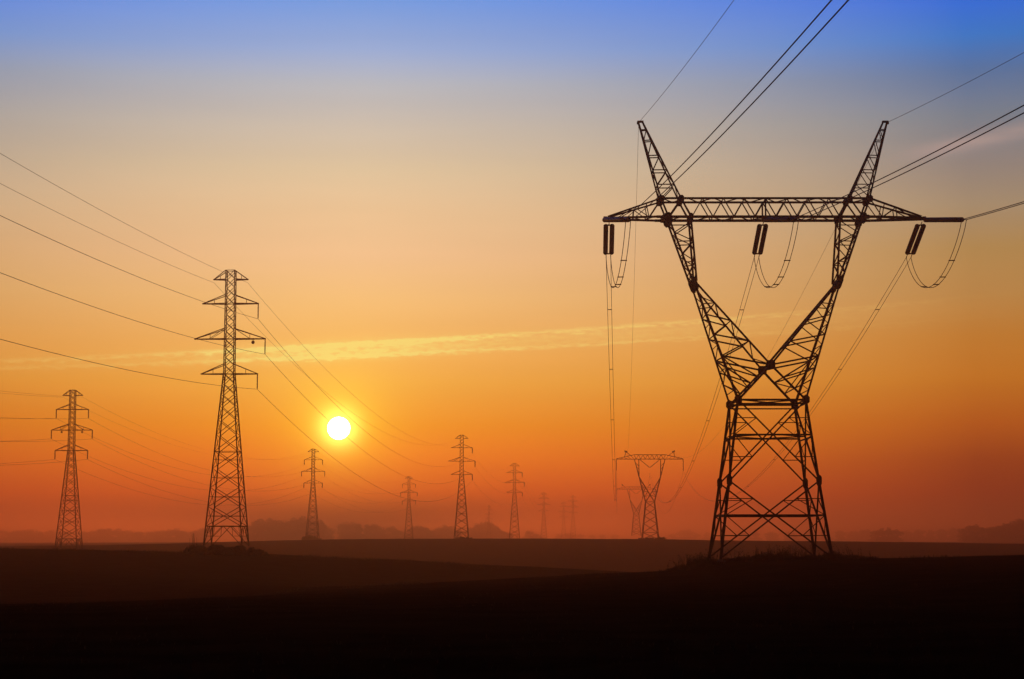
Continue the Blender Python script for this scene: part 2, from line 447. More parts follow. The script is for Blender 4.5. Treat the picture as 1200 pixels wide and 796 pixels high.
for a in (-1, 1):
    # lower part of the arm, from waist and centre joint up to the elbow
    g = Geo()
    for b in (-1, 1):
        E = (elb[0] * a, elb[1] * b, elb[2]); Ei = ((elb[0] - 0.25) * a, elb[1] * b, elb[2] - 0.15)
        W = sg(waist, a, b); C = (0, cen_y * b, cen_z)
        g.bar(W, E, 0.175); g.bar(C, Ei, 0.165); g.bar(C, W, 0.165)
    arm = g.build('tower_arm', STEEL, T1)
    O = {}; I = {}; K = {}
    for b in (-1, 1):
        E = (elb[0] * a, elb[1] * b, elb[2]); Ei = ((elb[0] - 0.25) * a, elb[1] * b, elb[2] - 0.15)
        W = sg(waist, a, b); C = (0, cen_y * b, cen_z)
        of = [0.1, 0.19, 0.28, 0.36, 0.45, 0.54, 0.63, 0.73, 0.83, 0.92]
        inn = [0.12, 0.24, 0.35, 0.46, 0.585, 0.71, 0.855, 1.0]
        O[b] = [lerp(E, W, t) for t in of]; I[b] = [lerp(Ei, C, t) for t in inn]; K[b] = [lerp(C, W, t) for t in (0.36, 0.68)]
        o_, i_, k_ = O[b], I[b], K[b]
        for p, q, w in ((o_[2], i_[3], .11), (o_[4], i_[5], .13), (o_[6], i_[7], .15), (o_[6], i_[5], .12), (o_[4], i_[3], .1),
                        (o_[1], i_[1], .09), (o_[2], i_[1], .09), (o_[6], k_[1], .1), (o_[8], k_[1], .1), (o_[7], k_[0], .12), (o_[6], k_[0], .12)):
            bar('lattice_brace', p, q, w, arm)
    for L, w in ((O, .09), (I, .09), (K, .1)):
        n = len(L[-1])
        for j in range(n):
            if L is K or j % 2 == 1: bar('lattice_brace', L[-1][j], L[1][j], w, arm)
            if j + 1 < n:
                s = -1 if j % 2 else 1
                bar('lattice_brace', L[s][j], L[-s][j + 1], w, arm)
    for b in (-1, 1):
        plate((elb[0] * a - .05 * a, elb[1] * b, elb[2] - 0.1), 0.44, 1.12, tilt=0.36 * a)
    # upper part of the arm, elbow to crossarm
    g = Geo(); up = {}
    for b in (-1, 1):
        E0 = ((elb[0] + .08) * a, elb[1] * b, elb[2]); E1 = ((elb[0] - .22) * a, elb[1] * b, elb[2] + .1)
        T0 = (8.0 * a, HY * b, BB); T_1 = (6.15 * a, HY * b, BB)
        g.bar(E0, T0, 0.17); g.bar(E1, T_1, 0.17)
        up[b] = (E0, T0, E1, T_1)
    ua = g.build('upper_arm', STEEL, T1)
    lev = [0.0, 0.14, 0.30, 0.44, 0.62, 0.76, 0.93]
    for b in (-1, 1):
        E0, T0, E1, T_1 = up[b]
        for j, t in enumerate(lev):
            if j in (2, 4, 6): bar('lattice_brace', lerp(E0, T0, t), lerp(E1, T_1, t), .09, ua)
            if j + 1 < len(lev):
                if j % 2: bar('lattice_brace', lerp(E0, T0, t), lerp(E1, T_1, lev[j + 1]), .09, ua)
                else: bar('lattice_brace', lerp(E1, T_1, t), lerp(E0, T0, lev[j + 1]), .09, ua)
    for q in (0, 2):
        for j, t in enumerate(lev):
            p_, r_ = lerp(up[-1][q], up[-1][q + 1], t), lerp(up[1][q], up[1][q + 1], t)
            if j % 2 == 0: bar('lattice_brace', p_, r_, .08, ua)
            if j + 1 < len(lev):
                s = -1 if j % 2 else 1
                bar('lattice_brace', lerp(up[s][q], up[s][q + 1], t), lerp(up[-s][q], up[-s][q + 1], lev[j + 1]), .08, ua)
    # peak carrying the earth wire
    g = Geo(); pk = {}
    for b in (-1, 1):
        A0, A1 = (8.6 * a, HY * b, BT), (10.35 * a, 0.12 * b, Tz(36.25))
        B0, B1 = (6.95 * a, HY * b, BT), (10.02 * a, 0.12 * b, Tz(36.3))
        g.bar(A0, A1, 0.13); g.bar(B0, B1, 0.13); pk[b] = (A0, A1, B0, B1)
    g.box((10.2 * a, 0, Tz(36.32)), 0.5, 0.36, 0.12); g.box((10.42 * a, 0, Tz(36.22)), 0.14, 0.24, 0.2)
    peak = g.build('peak', STEEL, T1)
    lev = [0.0, 0.18, 0.37, 0.56, 0.76, 0.90]
    for b in (-1, 1):
        A0, A1, B0, B1 = pk[b]
        for j, t in enumerate(lev):
            if j: bar('rung', lerp(A0, A1, t), lerp(B0, B1, t), .09, peak)
            if j + 1 < len(lev): bar('lattice_brace', lerp(A0, A1, t), lerp(B0, B1, lev[j + 1]), .08, peak)
    for q in (0, 2):
        for j, t in enumerate(lev[:-1]):
            s = -1 if j % 2 else 1
            bar('lattice_brace', lerp(pk[s][q], pk[s][q + 1], t), lerp(pk[-s][q], pk[-s][q + 1], lev[j + 1]), .07, peak)
    for b in (-1, 1):
        plate((8.6 * a, HY * b, BT - .05), 0.52, 0.6); plate((6.95 * a, HY * b, BT - .05), 0.48, 0.62)
        plate((8.0 * a, HY * b, BB - .12), 0.62, 0.95, tilt=0.25 * a); plate((6.15 * a, HY * b, BB - .05), 0.36, 0.7)
        plate((8.3 * a, HY * b, BB - .03), 0.6, 0.36)

# crossarm
g = Geo()
TIPX = 13.18
NB = 10.9
for b in (-1, 1):
    g.bar((-9.0, HY * b, BB), (9.0, HY * b, BB), 0.2)
    g.bar((-8.6, HY * b, BT), (8.6, HY * b, BT), 0.16)
    for a in (-1, 1):
        g.bar((9.0 * a, HY * b, BB), (TIPX * a, 0.28 * b, BB), 0.19)
        g.bar((8.6 * a, HY * b, BT), ((TIPX - .2) * a, 0.28 * b, BB + .12), 0.14)
for a in (-1, 1):
    g.box((TIPX * a, 0, BB), 0.3, 0.8, 0.2); g.box(((TIPX - .3) * a, 0, BB + .05), 0.9, 0.5, 0.05)
CA = g.build('crossarm', STEEL, T1)
for b in (-1, 1):
    n = 8; w = 13.9 / n
    for k in range(n):
        x0 = -6.95 + k * w; xm = x0 + w / 2
        bar('lattice_brace', (x0, HY * b, BT), (xm, HY * b, BB), .095, CA); bar('lattice_brace', (xm, HY * b, BB), (x0 + w, HY * b, BT), .095, CA)
    for a in (-1, 1):
        bar('lattice_brace', (8.0 * a, HY * b, BB), (8.6 * a, HY * b, BT), .17, CA)
        bar('lattice_brace', (6.15 * a, HY * b, BB), (6.95 * a, HY * b, BT), .17, CA)
        bar('lattice_brace', (8.0 * a, HY * b, BB), (6.95 * a, HY * b, BT), .15, CA)
        S = lambda t: lerp((8.6 * a, HY * b, BT), ((TIPX - .2) * a, 0.28 * b, BB + .12), t)
        Bm = lambda t: lerp((8.6 * a, HY * b, BB), (TIPX * a, 0.28 * b, BB), t)
        for p, q in ((S(0), Bm(.22)), (Bm(.22), S(.5)), (S(.5), Bm(.5)), (S(.5), Bm(.78)), (S(.28), Bm(.22))): bar('lattice_brace', p, q, .08, CA)
    bar('lattice_brace', (0, HY * b, BB), (0, HY * b, BT), .15, CA)
for z, n, x0 in ((BT, 16, -8.6), (BB, 16, -9.0)):
    w = -2 * x0 / n
    for k in range(n):
        s = 1 if k % 2 else -1
        bar('lattice_brace', (x0 + k * w, HY * s, z), (x0 + (k + 1) * w, -HY * s, z), .08, CA)
for a in (-1, 1):
    for (t0, t1) in ((0.0, 0.25), (0.25, 0.5), (0.5, 0.75)):
        s = 1 if t0 == 0.25 else -1
        y0, y1 = HY + (0.28 - HY) * t0, HY + (0.28 - HY) * t1
        x0, x1 = (9 + (TIPX - 9) * t0) * a, (9 + (TIPX - 9) * t1) * a
        bar('lattice_brace', (x0, y0 * s, BB), (x1, -y1 * s, BB), .08, CA)
for yy in (-.35, .35): bar('lattice_brace', (-.6, yy, BB - .03), (.6, yy, BB - .03), .1, CA)

# ------------------------------------------------------------------ insulators
def disc_profile(L, pitch, R0, R1=0.05):
    pts = [(0.0, R1)]
    n = int(L / pitch)
    for k in range(n):
        z = k * pitch + pitch * 0.15
        pts += [(z, R1 * 1.5), (z + pitch * .12, R0 * .78), (z + pitch * .30, R0), (z + pitch * .52, R0 * .97), (z + pitch * .66, R1 * 1.8)]
    pts.append((L, R1)); return pts
def string_mesh(name, L, pitch, R0, sides):
    prof_ = disc_profile(L, pitch, R0); v = []; f = []
    for z, r_ in prof_:
        for k in range(sides):
            a = 2 * math.pi * k / sides; v.append((r_ * math.cos(a), r_ * math.sin(a), -z))
    for i in range(len(prof_) - 1):
        for k in range(sides):
            a, b = i * sides + k, i * sides + (k + 1) % sides
            f.append((a, a + sides, b + sides, b))
    me = bpy.data.meshes.new(name); me.from_pydata(v, [], f); me.materials.append(PORC)
    for p in me.polygons: p.use_smooth = True
    return me
BIGSTR = string_mesh('long_disc_string', 1.0 * 5.3, 0.21, 0.21, 12)
def tension_set(P, Q, label):
    """double tension string from the arm point P to the clamp point Q"""
    P, Q = Vector(P), Vector(Q); d = (Q - P); L = d.length; z = d / L
    o = thing('tension_insulator', label, 'insulator', P, group='porcelain tension insulators on the near tower')
    x = Vector((1, 0, 0)); x = (x - z * x.dot(z)).normalized(); y = z.cross(x)
    rot = Matrix((x, y, z)).transposed()
    g = Geo(); g.tube([(0, 0, 0), z * 0.62], 0.035); g.build('link_rod', STEEL, o)
    for e in (0.62, L - 0.75):
        g = Geo(); g.box(z * e, 0.74, 0.06, 0.16, rot); g.build('yoke_plate', STEEL, o)
    Ls = L - 0.75 - 0.62 - 0.16; sc = Ls / 5.3
    q = (-z).to_track_quat('Z', 'Y')
    for s in (-1, 1):
        st = bpy.data.objects.new('insulator_string', BIGSTR); st.rotation_euler = q.to_euler(); st.location = z * 0.70 + x * 0.26 * s; st.scale = (1, 1, sc)
        link(st, o)
        g = Geo(); g.tube([z * (L - .72) + x * .2 * s, z * L + x * .2 * s], 0.035); g.build('clamp', STEEL, o)
    return o, [P + z * L + x * .2 * s for s in (-1, 1)]

def cable_pts(A, B, sag, n=48, t0=0.0, t1=1.0):
    A, B = Vector(A), Vector(B); out = []
    for i in range(n + 1):
        t = t0 + (t1 - t0) * i / n
        p = A + (B - A) * t; p.z -= 4 * sag * t * (1 - t); out.append(p)
    return out

side = {-1: 'left', 0: 'middle', 1: 'right'}
armz = BB + TZ - 0.20
IN_PHI = R(1.5); IN_L, IN_A = 450.0, 0.10
def in_pt(P, t, a=IN_A, L=IN_L):
    return Vector((P.x + math.sin(IN_PHI) * t, P.y - math.cos(IN_PHI) * t, P.z - a * t + a / L * t * t))
Y2 = (54.0, 720.0, 2.2)
for s in (-1, 0, 1):
    base = Vector((TX + TIPX * s, TY, armz))
    bo = base + Vector((0.35 if s < 0 else 0.0, 0.5, 0))
    o1, eo = tension_set(bo, bo + Vector((0.28, 6.7, -1.95)), 'pair of ribbed insulators hanging away behind the %s of the near crossarm' % ('left tip' if s < 0 else 'middle' if s == 0 else 'right tip'))
    bi = base + Vector((0, -0.4, 0))
    o2, ei = tension_set(bi, bi + Vector((1.4, -7.5, -1.3)), 'paired brown ribbed insulators pulled toward the viewer from the near crossarm %s' % ('left tip' if s < 0 else 'middle' if s == 0 else 'right tip'))
    # conductors toward and over the camera
    lead = [e_ + (Vector((.05 * w_, 0, -.05 * w_)) if s < 1 else Vector()) for e_, w_ in zip(ei, (-1, 1))]
    g2 = thing('conductor_bundle', {-1: 'twin power cables rising steeply from the left crossarm tip to the top edge', 0: 'twin power cables rising from the middle of the near crossarm to the right edge', 1: 'twin power cables running from the right crossarm tip to the right edge, lowest there'}[s], 'power cable', ei[0], group='cables overhead from the near tower')
    for q in (0, 1):
        g = Geo(); g.tube([in_pt(lead[q], t_) - ei[0] for t_ in [i * 5.0 for i in range(60)]], 0.030); g.build('cable', CABLE, g2, True)
    # conductors going away to the next tower
    end = Vector((Y2[0] + 13.1 * s, Y2[1], 28.7 if s else 27.9))
    g3 = thing('conductor_bundle', {-1: 'twin power cables dropping almost vertically below the left crossarm tip', 0: 'twin power cables running from the middle insulators down behind the left arm', 1: 'twin power cables running down left from the right hanging insulators'}[s], 'power cable', eo[0], group='cables from the near tower to the hazy one behind')
    ed = [end + Vector((-.2, 0, 0)), end + Vector((.2, 0, 0))]
    for q in (0, 1):
        g = Geo(); g.tube([p - eo[0] for p in cable_pts(eo[q], ed[q], 16, 90)], 0.022); g.build('cable', CABLE, g3, True)
    for t_ in (0.035, .09, .16, .25, .36, .5):
        g = Geo(); a_, b_ = [cable_pts(eo[q], ed[q], 16, 1, t_, 1)[0] - eo[0] for q in (0, 1)]
        g.tube([a_, b_], 0.04); g.build('spacer', STEEL, g3)
    # jumper loops
    jl = thing('jumper_loop', 'slack twin-wire loop hanging under the %s of the near crossarm' % {-1: 'left tip', 0: 'middle', 1: 'right tip'}[s], 'jumper cable', eo[0], group='slack jumper loops on the near tower')
    def jp(q, t):
        p = eo[q] + (ei[q] - eo[q]) * t
        p.z -= 3.75 * (4 * t * (1 - t)) ** 0.80 * (1 + 0.25 * (0.5 - t))
        return p
    for q in (0, 1):
        g = Geo(); g.tube([jp(q, i / 40) - eo[0] for i in range(41)], 0.028); g.build('cable', CABLE, jl, True)
    for t_ in (0.28, 0.5, 0.62, 0.78):
        g = Geo(); a_, b_ = jp(0, t_) - eo[0], jp(1, t_) - eo[0]; d_ = (b_ - a_).normalized() * .06
        g.tube([a_ - d_, b_ + d_], 0.045); g.build('spacer', STEEL, jl)

def wire(label, pts, r, group, cat='power cable', name='power_cable'):
    P0 = Vector(pts[0]); g = Geo(); g.tube([Vector(p) - P0 for p in pts], r, 5)
    o = g.build(name, CABLE, None, True); o.location = P0
    return tag(o, label, cat, group)

for a in (-1, 1):
    top = Vector((TX + 10.35 * a, TY, 36.25))
    wire('single thin earth wire rising from the %s peak of the near tower' % ('left' if a < 0 else 'right'),
         [in_pt(top, i * 5.0, .12, 450) for i in range(60)], 0.017, 'earth wires above the near tower', 'earth wire', 'earth_wire')
    wire('faint thin earth wire falling away from the %s peak' % ('left' if a < 0 else 'right'),
         cable_pts(top, (Y2[0] + 9.3 * a, Y2[1], 35.9), 11, 70), 0.014, 'earth wires above the near tower', 'earth wire', 'earth_wire')

# ------------------------------------------------------------------ suspension towers of the same line, far off
SMALLSTR = string_mesh('disc_string', 2.3, 0.16, 0.13, 8)
def hang_string(p, label, group, L=2.3, tilt=0.0, thick=1.0):
    o = bpy.data.objects.new('suspension_insulator', SMALLSTR); o.location = p; o.scale = (thick, thick, L / 2.3); o.rotation_euler = (0, tilt, 0)
    link(o); return tag(o, label, 'insulator', group)

def y_tower(X, Y, Z, label, where, k=1.0):
    o = thing('lattice_tower', label, 'pylon', (X, Y, Z), group='hazy towers with V-shaped arms')
    # x half width, y half depth, z
    F, Wt = (3.2, 3.2, 0.0), (1.75, 1.75, 14.6); El = (4.6, 0.9, 22.3); Bz, Tzz = 31.3, 33.0
    def cs(p): return [sg(p, a, b) for a, b in corner]
    f_, w_ = cs(F), cs(Wt)
    for i in range(4):
        g = Geo(); g.bar(f_[i], w_[i], .22 * k); g.build('leg', STEEL, o)
    g = Geo()
    levs = [0, .18, .42, .62, .82, 1]
    for i in range(4):
        j = (i + 1) % 4
        for t0, t1 in zip(levs, levs[1:]):
            g.bar(lerp(f_[i], w_[i], t0), lerp(f_[j], w_[j], t1), .11 * k); g.bar(lerp(f_[j], w_[j], t0), lerp(f_[i], w_[i], t1), .11 * k)
        for t0 in (.18, 1): g.bar(lerp(f_[i], w_[i], t0), lerp(f_[j], w_[j], t0), .14 * k)
    g.build('body_bracing', STEEL, o)
    for a in (-1, 1):
        g = Geo()
        for b in (-1, 1):
            W = (Wt[0] * a, Wt[1] * b, Wt[2]); C = (0, 1.5 * b, 17.3); E_ = (El[0] * a, El[1] * b, El[2]) 
            E_ = (4.2 * a, 1.1 * b, 24.3)
            g.bar(W, E_, .2 * k); g.bar(C, E_, .18 * k); g.bar(C, (-W[0], W[1], W[2]), .18 * k)
            g.bar(E_, (6.0 * a, .8 * b, Bz), .18 * k); g.bar(E_, (4.3 * a, .8 * b, Bz), .16 * k)
            for t in (.2, .4, .6, .8):
                g.bar(lerp(W, E_, t), lerp(C, E_, min(1, t)), .09 * k)
                g.bar(lerp(W, E_, t), lerp(C, E_, max(0, t - .2)), .09 * k)
                g.bar(lerp(E_, (6.0 * a, .8 * b, Bz), t), lerp(E_, (4.3 * a, .8 * b, Bz), t - .2), .08 * k)
        for t in (.1, .3, .5, .7, .9):
            p0, p1 = lerp((Wt[0] * a, -Wt[1], Wt[2]), (4.2 * a, -1.1, 24.3), t), lerp((Wt[0] * a, Wt[1], Wt[2]), (4.2 * a, 1.1, 24.3), t - .1)
            g.bar(p0, p1, .08 * k)
        g.build('tower_arm', STEEL, o)
        g = Geo()
        for b in (-1, 1):
            g.bar((7.4 * a, .7 * b, Tzz - .3), (9.3 * a, .1 * b, 34.1), .15 * k); g.bar((9.9 * a, .5 * b, Bz + .75), (9.3 * a, .1 * b, 34.1), .15 * k)
        g.box((9.3 * a, 0, 34.2), 1.0, .5, .55); g.box((9.7 * a, 0, 34.5), .3, .3, .5)
        g.build('peak', STEEL, o)
    g = Geo()
    for b in (-1, 1):
        g.bar((-13.1, .4 * b, Bz), (13.1, .4 * b, Bz), .2 * k); g.bar((-6.2, .8 * b, Tzz), (6.2, .8 * b, Tzz), .16 * k)
        for a in (-1, 1): g.bar((6.2 * a, .8 * b, Tzz), (13.0 * a, .3 * b, Bz + .15), .14 * k)
        for i in range(14):
            x0 = -6.2 + i * 12.4 / 14
            z0, z1 = (Bz, Tzz) if i % 2 else (Tzz, Bz)
            g.bar((x0, .7 * b, z0), (x0 + 12.4 / 14, .7 * b, z1), .09 * k)
        for a in (-1, 1):
            for x0, x1 in ((6.2, 7.4), (7.4, 8.8), (8.8, 10.2), (10.2, 11.6)):
                zt = lambda x: Tzz + (Bz + .15 - Tzz) * (x - 6.2) / 6.8
                g.bar((x0 * a, .5 * b, Bz), (x1 * a, .5 * b, zt(x1)), .08 * k)
    for i in range(24):
        s = 1 if i % 2 else -1
        g.bar((-12 + i, .5 * s, Bz), (-11 + i, -.5 * s, Bz), .08 * k)
    g.build('crossarm', STEEL, o)
    gp = 'insulators on the hazy towers with V-shaped arms'
    for a in (-1, 1):
        hang_string((X + 13.1 * a, Y, Z + Bz), '%s outer insulator string hanging from %s' % (side[a], where), gp, 4.6, 0, 1.3)
        hang_string((X + 4.1 * a, Y, Z + Bz), '%s slanting string of the V-shaped pair under %s' % (side[a], where), gp, 5.2, math.atan2(4.0, 3.3) * a * 1.0, 1.2)
    return o

y_tower(*Y2, 'mid-distance hazy lattice tower with V-shaped arms, seen left of the big one', 'the nearer hazy V-armed tower', 1.1)
Y3 = (84.3, 1250.0, 5.2)
y_tower(*Y3, 'very faint lattice tower with V-shaped arms showing behind the hazy one', 'the faintest V-armed tower', 1.0)
for s in (-1, 0, 1):
    A_ = Vector((Y2[0] + 13.1 * s, Y2[1], 28.7 if s else 27.9)); B_ = Vector((Y3[0] + 13.1 * s, Y3[1], Y3[2] + 26.5))
    wire('%s of three faint cables beyond the hazy V-armed tower' % side[s], cable_pts(A_, B_, 14, 50), 0.035, 'faint cables between the hazy V-armed towers')

# ------------------------------------------------------------------ three-crossarm line pylons
LEV_LO = [0, 3.0, 5.9, 8.8, 11.7, 14.3, 16.8, 19.1, 21.2, 23.0, 24.7, 26.2]
LEV_HI = [26.2 + 16.0 / 12 * i for i in range(13)]
ARMS = [(40.8, 2.6, 42.2), (37.05, 4.26, 38.4), (31.6, 5.4, 33.2), (26.2, 4.3, 27.7)]
def hw(z):
    if z < 26.2: return 2.9 + (0.76 - 2.9) * z / 26.2
    return 0.76 - 0.08 * (z - 26.2) / 16.0
def pylon(X, Y, Z, label, group, full=True, k=1.0):
    o = thing('line_pylon', label, 'pylon', (X, Y, Z), group=group, rotz=R(-2.5))
    for a, b in corner:
        g = Geo(); g.bar((2.9 * a, 2.9 * b, 0), (.76 * a, .76 * b, 26.2), .16 * k); g.bar((.76 * a, .76 * b, 26.2), (.68 * a, .68 * b, 42.2), .10 * k)
        g.build('leg', STEEL, o)
    gj = Geo()
    def B(name, p, q, w):
        if full: bar(name, p, q, w * k, o)
        else: gj.bar(p, q, w * k)
    for i in range(4):
        (a1, b1), (a2, b2) = corner[i], corner[(i + 1) % 4]
        pt = lambda z, a, b: (hw(z) * a, hw(z) * b, z)
        for z0, z1 in list(zip(LEV_LO, LEV_LO[1:]))[1:] + list(zip(LEV_HI, LEV_HI[1:])):
            w = .095 if z0 < 26 else .085
            B('diagonal_brace', pt(z0, a1, b1), pt(z1, a2, b2), w); B('diagonal_brace', pt(z0, a2, b2), pt(z1, a1, b1), w)
        for z in (3.0, 14.3, 26.2, 31.6, 37.05, 42.2): B('horizontal_strut', pt(z, a1, b1), pt(z, a2, b2), .15 if z == 3.0 else .09)
        for z0, z1 in list(zip(LEV_LO, LEV_LO[1:]))[1:5]:
            zc_ = z0 + (z1 - z0) * hw(z0) / (hw(z0) + hw(z1)); B('horizontal_strut', pt(zc_, a1, b1), pt(zc_, a2, b2), .06)
        m = lerp(pt(3.0, a1, b1), pt(3.0, a2, b2), .5)
        for (a, b) in ((a1, b1), (a2, b2)):
            f0 = pt(0, a, b); B('diagonal_brace', m, lerp(f0, m, .04), .1)
            B('redundant_brace', lerp(m, f0, .5), lerp(m, pt(3.0, a, b), .5), .06); B('redundant_brace', lerp(m, f0, .5), pt(1.5, a, b), .06)
            B('redundant_brace', lerp(m, pt(3.0, a, b), .5), lerp(pt(3.0, a, b), f0, .5), .06)
    if not full: gj.build('body_bracing', STEEL, o)
    for ai, (z, r_, zs) in enumerate(ARMS):
        for a in (-1, 1):
            g = Geo(); h = hw(z); hs_ = hw(zs); tip = (r_ * a, 0, z)
            for b in (-1, 1):
                g.bar((h * a, h * b, z), (r_ * a, .08 * b, z), .15 * k); g.bar((hs_ * a, hs_ * b, zs), (r_ * a, .08 * b, z + .05), .125 * k)
                if ai == 2: g.bar((hs_ * a, hs_ * b, zs), (r_ * .58 * a, h * .45 * b, z), .08 * k)
            g.box(tip, .25, .25, .16)
            ca = g.build('crossarm', STEEL, o)
            g = Geo()
            n = max(2, int((r_ - h) / 1.0))
            for q in range(n):
                t0, t1 = q / n, (q + 1) / n; s = 1 if q % 2 else -1
                g.bar((a * (h + (r_ - h) * t0), s * h * (1 - t0), z), (a * (h + (r_ - h) * t1), -s * h * (1 - t1), z), .07 * k)
            g.bar((a * (h + (r_ - h) * .5), 0, z), (a * (hs_ + (r_ - hs_) * .5), 0, (z + zs) / 2), .07 * k)
            g.build('arm_bracing', STEEL, ca)
    return o

LINE1 = [ # x, y, z, description, group, members built singly, thickening
    (-43.3, 280.0, 0.83, 'tallest of the left pylons, brown lattice with three crossarms over a dark shrub mound', 'the tallest left pylon', True, 1.0),
    (-20.4, 746.0, 2.2, 'slim hazy pylon standing right of the sun, tallest of the middle row', 'the tallest pylon right of the sun', False, 1.15),
    (1.4, 1015.0, 2.0, 'hazy three-armed pylon halfway between the sun and the big tower', 'the pylon halfway to the big tower', False, 1.1),
    (27.8, 1612.0, 1.5, 'very faint small pylon first left of the faintest pair', None, False, 1.2)]
LINE2 = [
    (-116.4, 485.0, -0.85, 'far left reddish lattice pylon with insulators on both sides', 'the far left pylon', True, 1.15),
    (-93.0, 860.0, 2.3, 'hazy pylon just below and left of the sun with bushes at its foot', 'the pylon under the sun', False, 1.1),
    (-66.5, 1188.0, 1.0, 'small faint pylon right of the sun, shorter than its right neighbour', 'the small pylon right of the sun', False, 1.1),
    (-27.6, 2200.0, 1.5, 'tiny ghostly pylon barely visible above the distant trees', None, False, 1.3),
    (54.6, 1950.0, 0.5, 'ghostly pylon, left of the faintest pair', None, False, 1.2),
    (57.0, 1720.0, 1.5, 'ghostly pylon, right of the faintest pair left of the V-armed tower', None, False, 1.2)]
for X, Y, Z, lab, wh, full, k in LINE1: pylon(X, Y, Z, lab, 'pylons of the line passing right of the sun', full, k)
for X, Y, Z, lab, wh, full, k in LINE2: pylon(X, Y, Z, lab, 'pylons of the line from the far left', full, k)
an = ['earth', 'upper', 'middle', 'lower']
def ins_for(t, sides):
    X, Y, Z, lab, wh, full, k = t
    for a in sides:
        for ai in (1, 2, 3):
            z, r_, _ = ARMS[ai]
            hang_string((X + r_ * a, Y, Z + z), '%s %s insulator hanging from %s' % (an[ai], side[a], wh), 'insulators hanging from the line pylons', 2.3, 0, 0.8 if Y < 300 else 1.3 if Y < 600 else 1.8)
for t_ in LINE1[:3]: ins_for(t_, (1,))
for t_ in LINE2[:3]: ins_for(t_, (-1, 1))
def weight(X, Y, Z, lab):
    bmw = bmesh.new(); bmesh.ops.create_uvsphere(bmw, u_segments=12, v_segments=8, radius=0.27, matrix=Matrix.Translation((0, 0, -0.45)))
    bmesh.ops.create_cone(bmw, cap_ends=True, segments=8, radius1=.06, radius2=.06, depth=.4, matrix=Matrix.Translation((0, 0, -0.15)))
    me = bpy.data.meshes.new('weight'); bmw.to_mesh(me); bmw.free(); me.materials.append(STEEL)
    o = link(bpy.data.objects.new('hanging_ball', me)); o.location = (X, Y, Z)
    tag(o, lab, 'ball', 'round balls hung under middle crossarms')
z2 = ARMS[2][0]
weight(-43.3 + 3.55, 280, .83 + z2 - .08, 'round dark ball under the right middle crossarm of the tallest left pylon')
weight(-116.4 + 2.7, 485, -.85 + z2 - .1, 'round dark ball under the right middle crossarm of the far left pylon')
weight(-116.4 - 2.7, 485, -.85 + z2 - .1, 'round dark ball under the left middle crossarm of the far left pylon')

def span(t0, t1, sides, d0, sag, r_, group):
    for ai in range(4):
        for a in ((-1, 1) if ai == 0 else sides):
            z, rr, _ = ARMS[ai]; dz_ = 0.5 if ai == 0 else 2.35
            A_ = (t0[0] + rr * a, t0[1], t0[2] + z - dz_); B_ = (t1[0] + rr * a, t1[1], t1[2] + z - dz_)
            kind = 'earth wire' if ai == 0 else 'power cable'
            lab = '%s %s running %s' % (side[a], 'thin earth wire' if ai == 0 else an[ai] + ' cable', d0)
            wire(lab, cable_pts(A_, B_, sag * (0.85 if ai == 0 else 1), 50), r_ * (0.75 if ai == 0 else 1), group, kind, 'earth_wire' if ai == 0 else 'power_cable')
def prev(t, azd, L): return (t[0] - math.sin(R(azd)) * L, t[1] - math.cos(R(azd)) * L, t[2])
span(prev(LINE1[0], 2.8, 350), LINE1[0], (1,), 'from the left edge to the tallest left pylon', 6.1, 0.028, 'cables at the left edge, tallest left pylon')
span(LINE1[0], LINE1[1], (1,), 'from the tallest left pylon toward the sun', 12.5, 0.028, 'cables between the tallest left pylon and the next')
span(LINE1[1], LINE1[2], (1,), 'between the two hazy pylons right of the sun', 7, 0.024, 'cables between the hazy pylons')
span(LINE1[2], LINE1[3], (1,), 'beyond the pylon halfway to the big tower', 9, 0.022, 'faint cables between the far pylons')
span(prev(LINE2[0], 3.7, 420), LINE2[0], (-1, 1), 'from the left edge to the far left pylon', 8, 0.028, 'cables at the left edge, far left pylon')
span(LINE2[0], LINE2[1], (-1, 1), 'from the far left pylon to the one under the sun', 10, 0.026, 'cables between the far left pylon and the next')
span(LINE2[1], LINE2[2], (-1, 1), 'between the pylon under the sun and the next', 8, 0.022, 'faint cables right of the pylon under the sun')

# ------------------------------------------------------------------ vegetation
def leaf_cloud(lobes, n, size, seed):
    rnd = random.Random(seed); v = []; f = []
    tot = sum(l[3] ** 2 for l in lobes)
    for cx, cy, cz, r_, fl in lobes:
        for _ in range(int(n * r_ ** 2 / tot)):
            d = Vector((rnd.gauss(0, 1), rnd.gauss(0, 1), rnd.gauss(0, 1))).normalized()
            rad = r_ * (0.45 + 0.6 * rnd.random() ** 0.6) * (1 + 0.25 * noise.noise(d * 2.5 + Vector((cx, cy, cz))))
            c = Vector((cx, cy, cz)) + Vector((d.x, d.y, d.z * fl)) * rad
            a = Vector((rnd.gauss(0, 1), rnd.gauss(0, 1), rnd.gauss(0, 1))).normalized(); b = a.cross(Vector((rnd.random(), rnd.random(), 1))).normalized()
            s = size * rnd.uniform(.5, 1.3); i = len(v)
            v += [tuple(c + a * s), tuple(c + b * s * .7), tuple(c - a * s), tuple(c - b * s * .6)]
            f.append((i, i + 1, i + 2, i + 3))
    return v, f
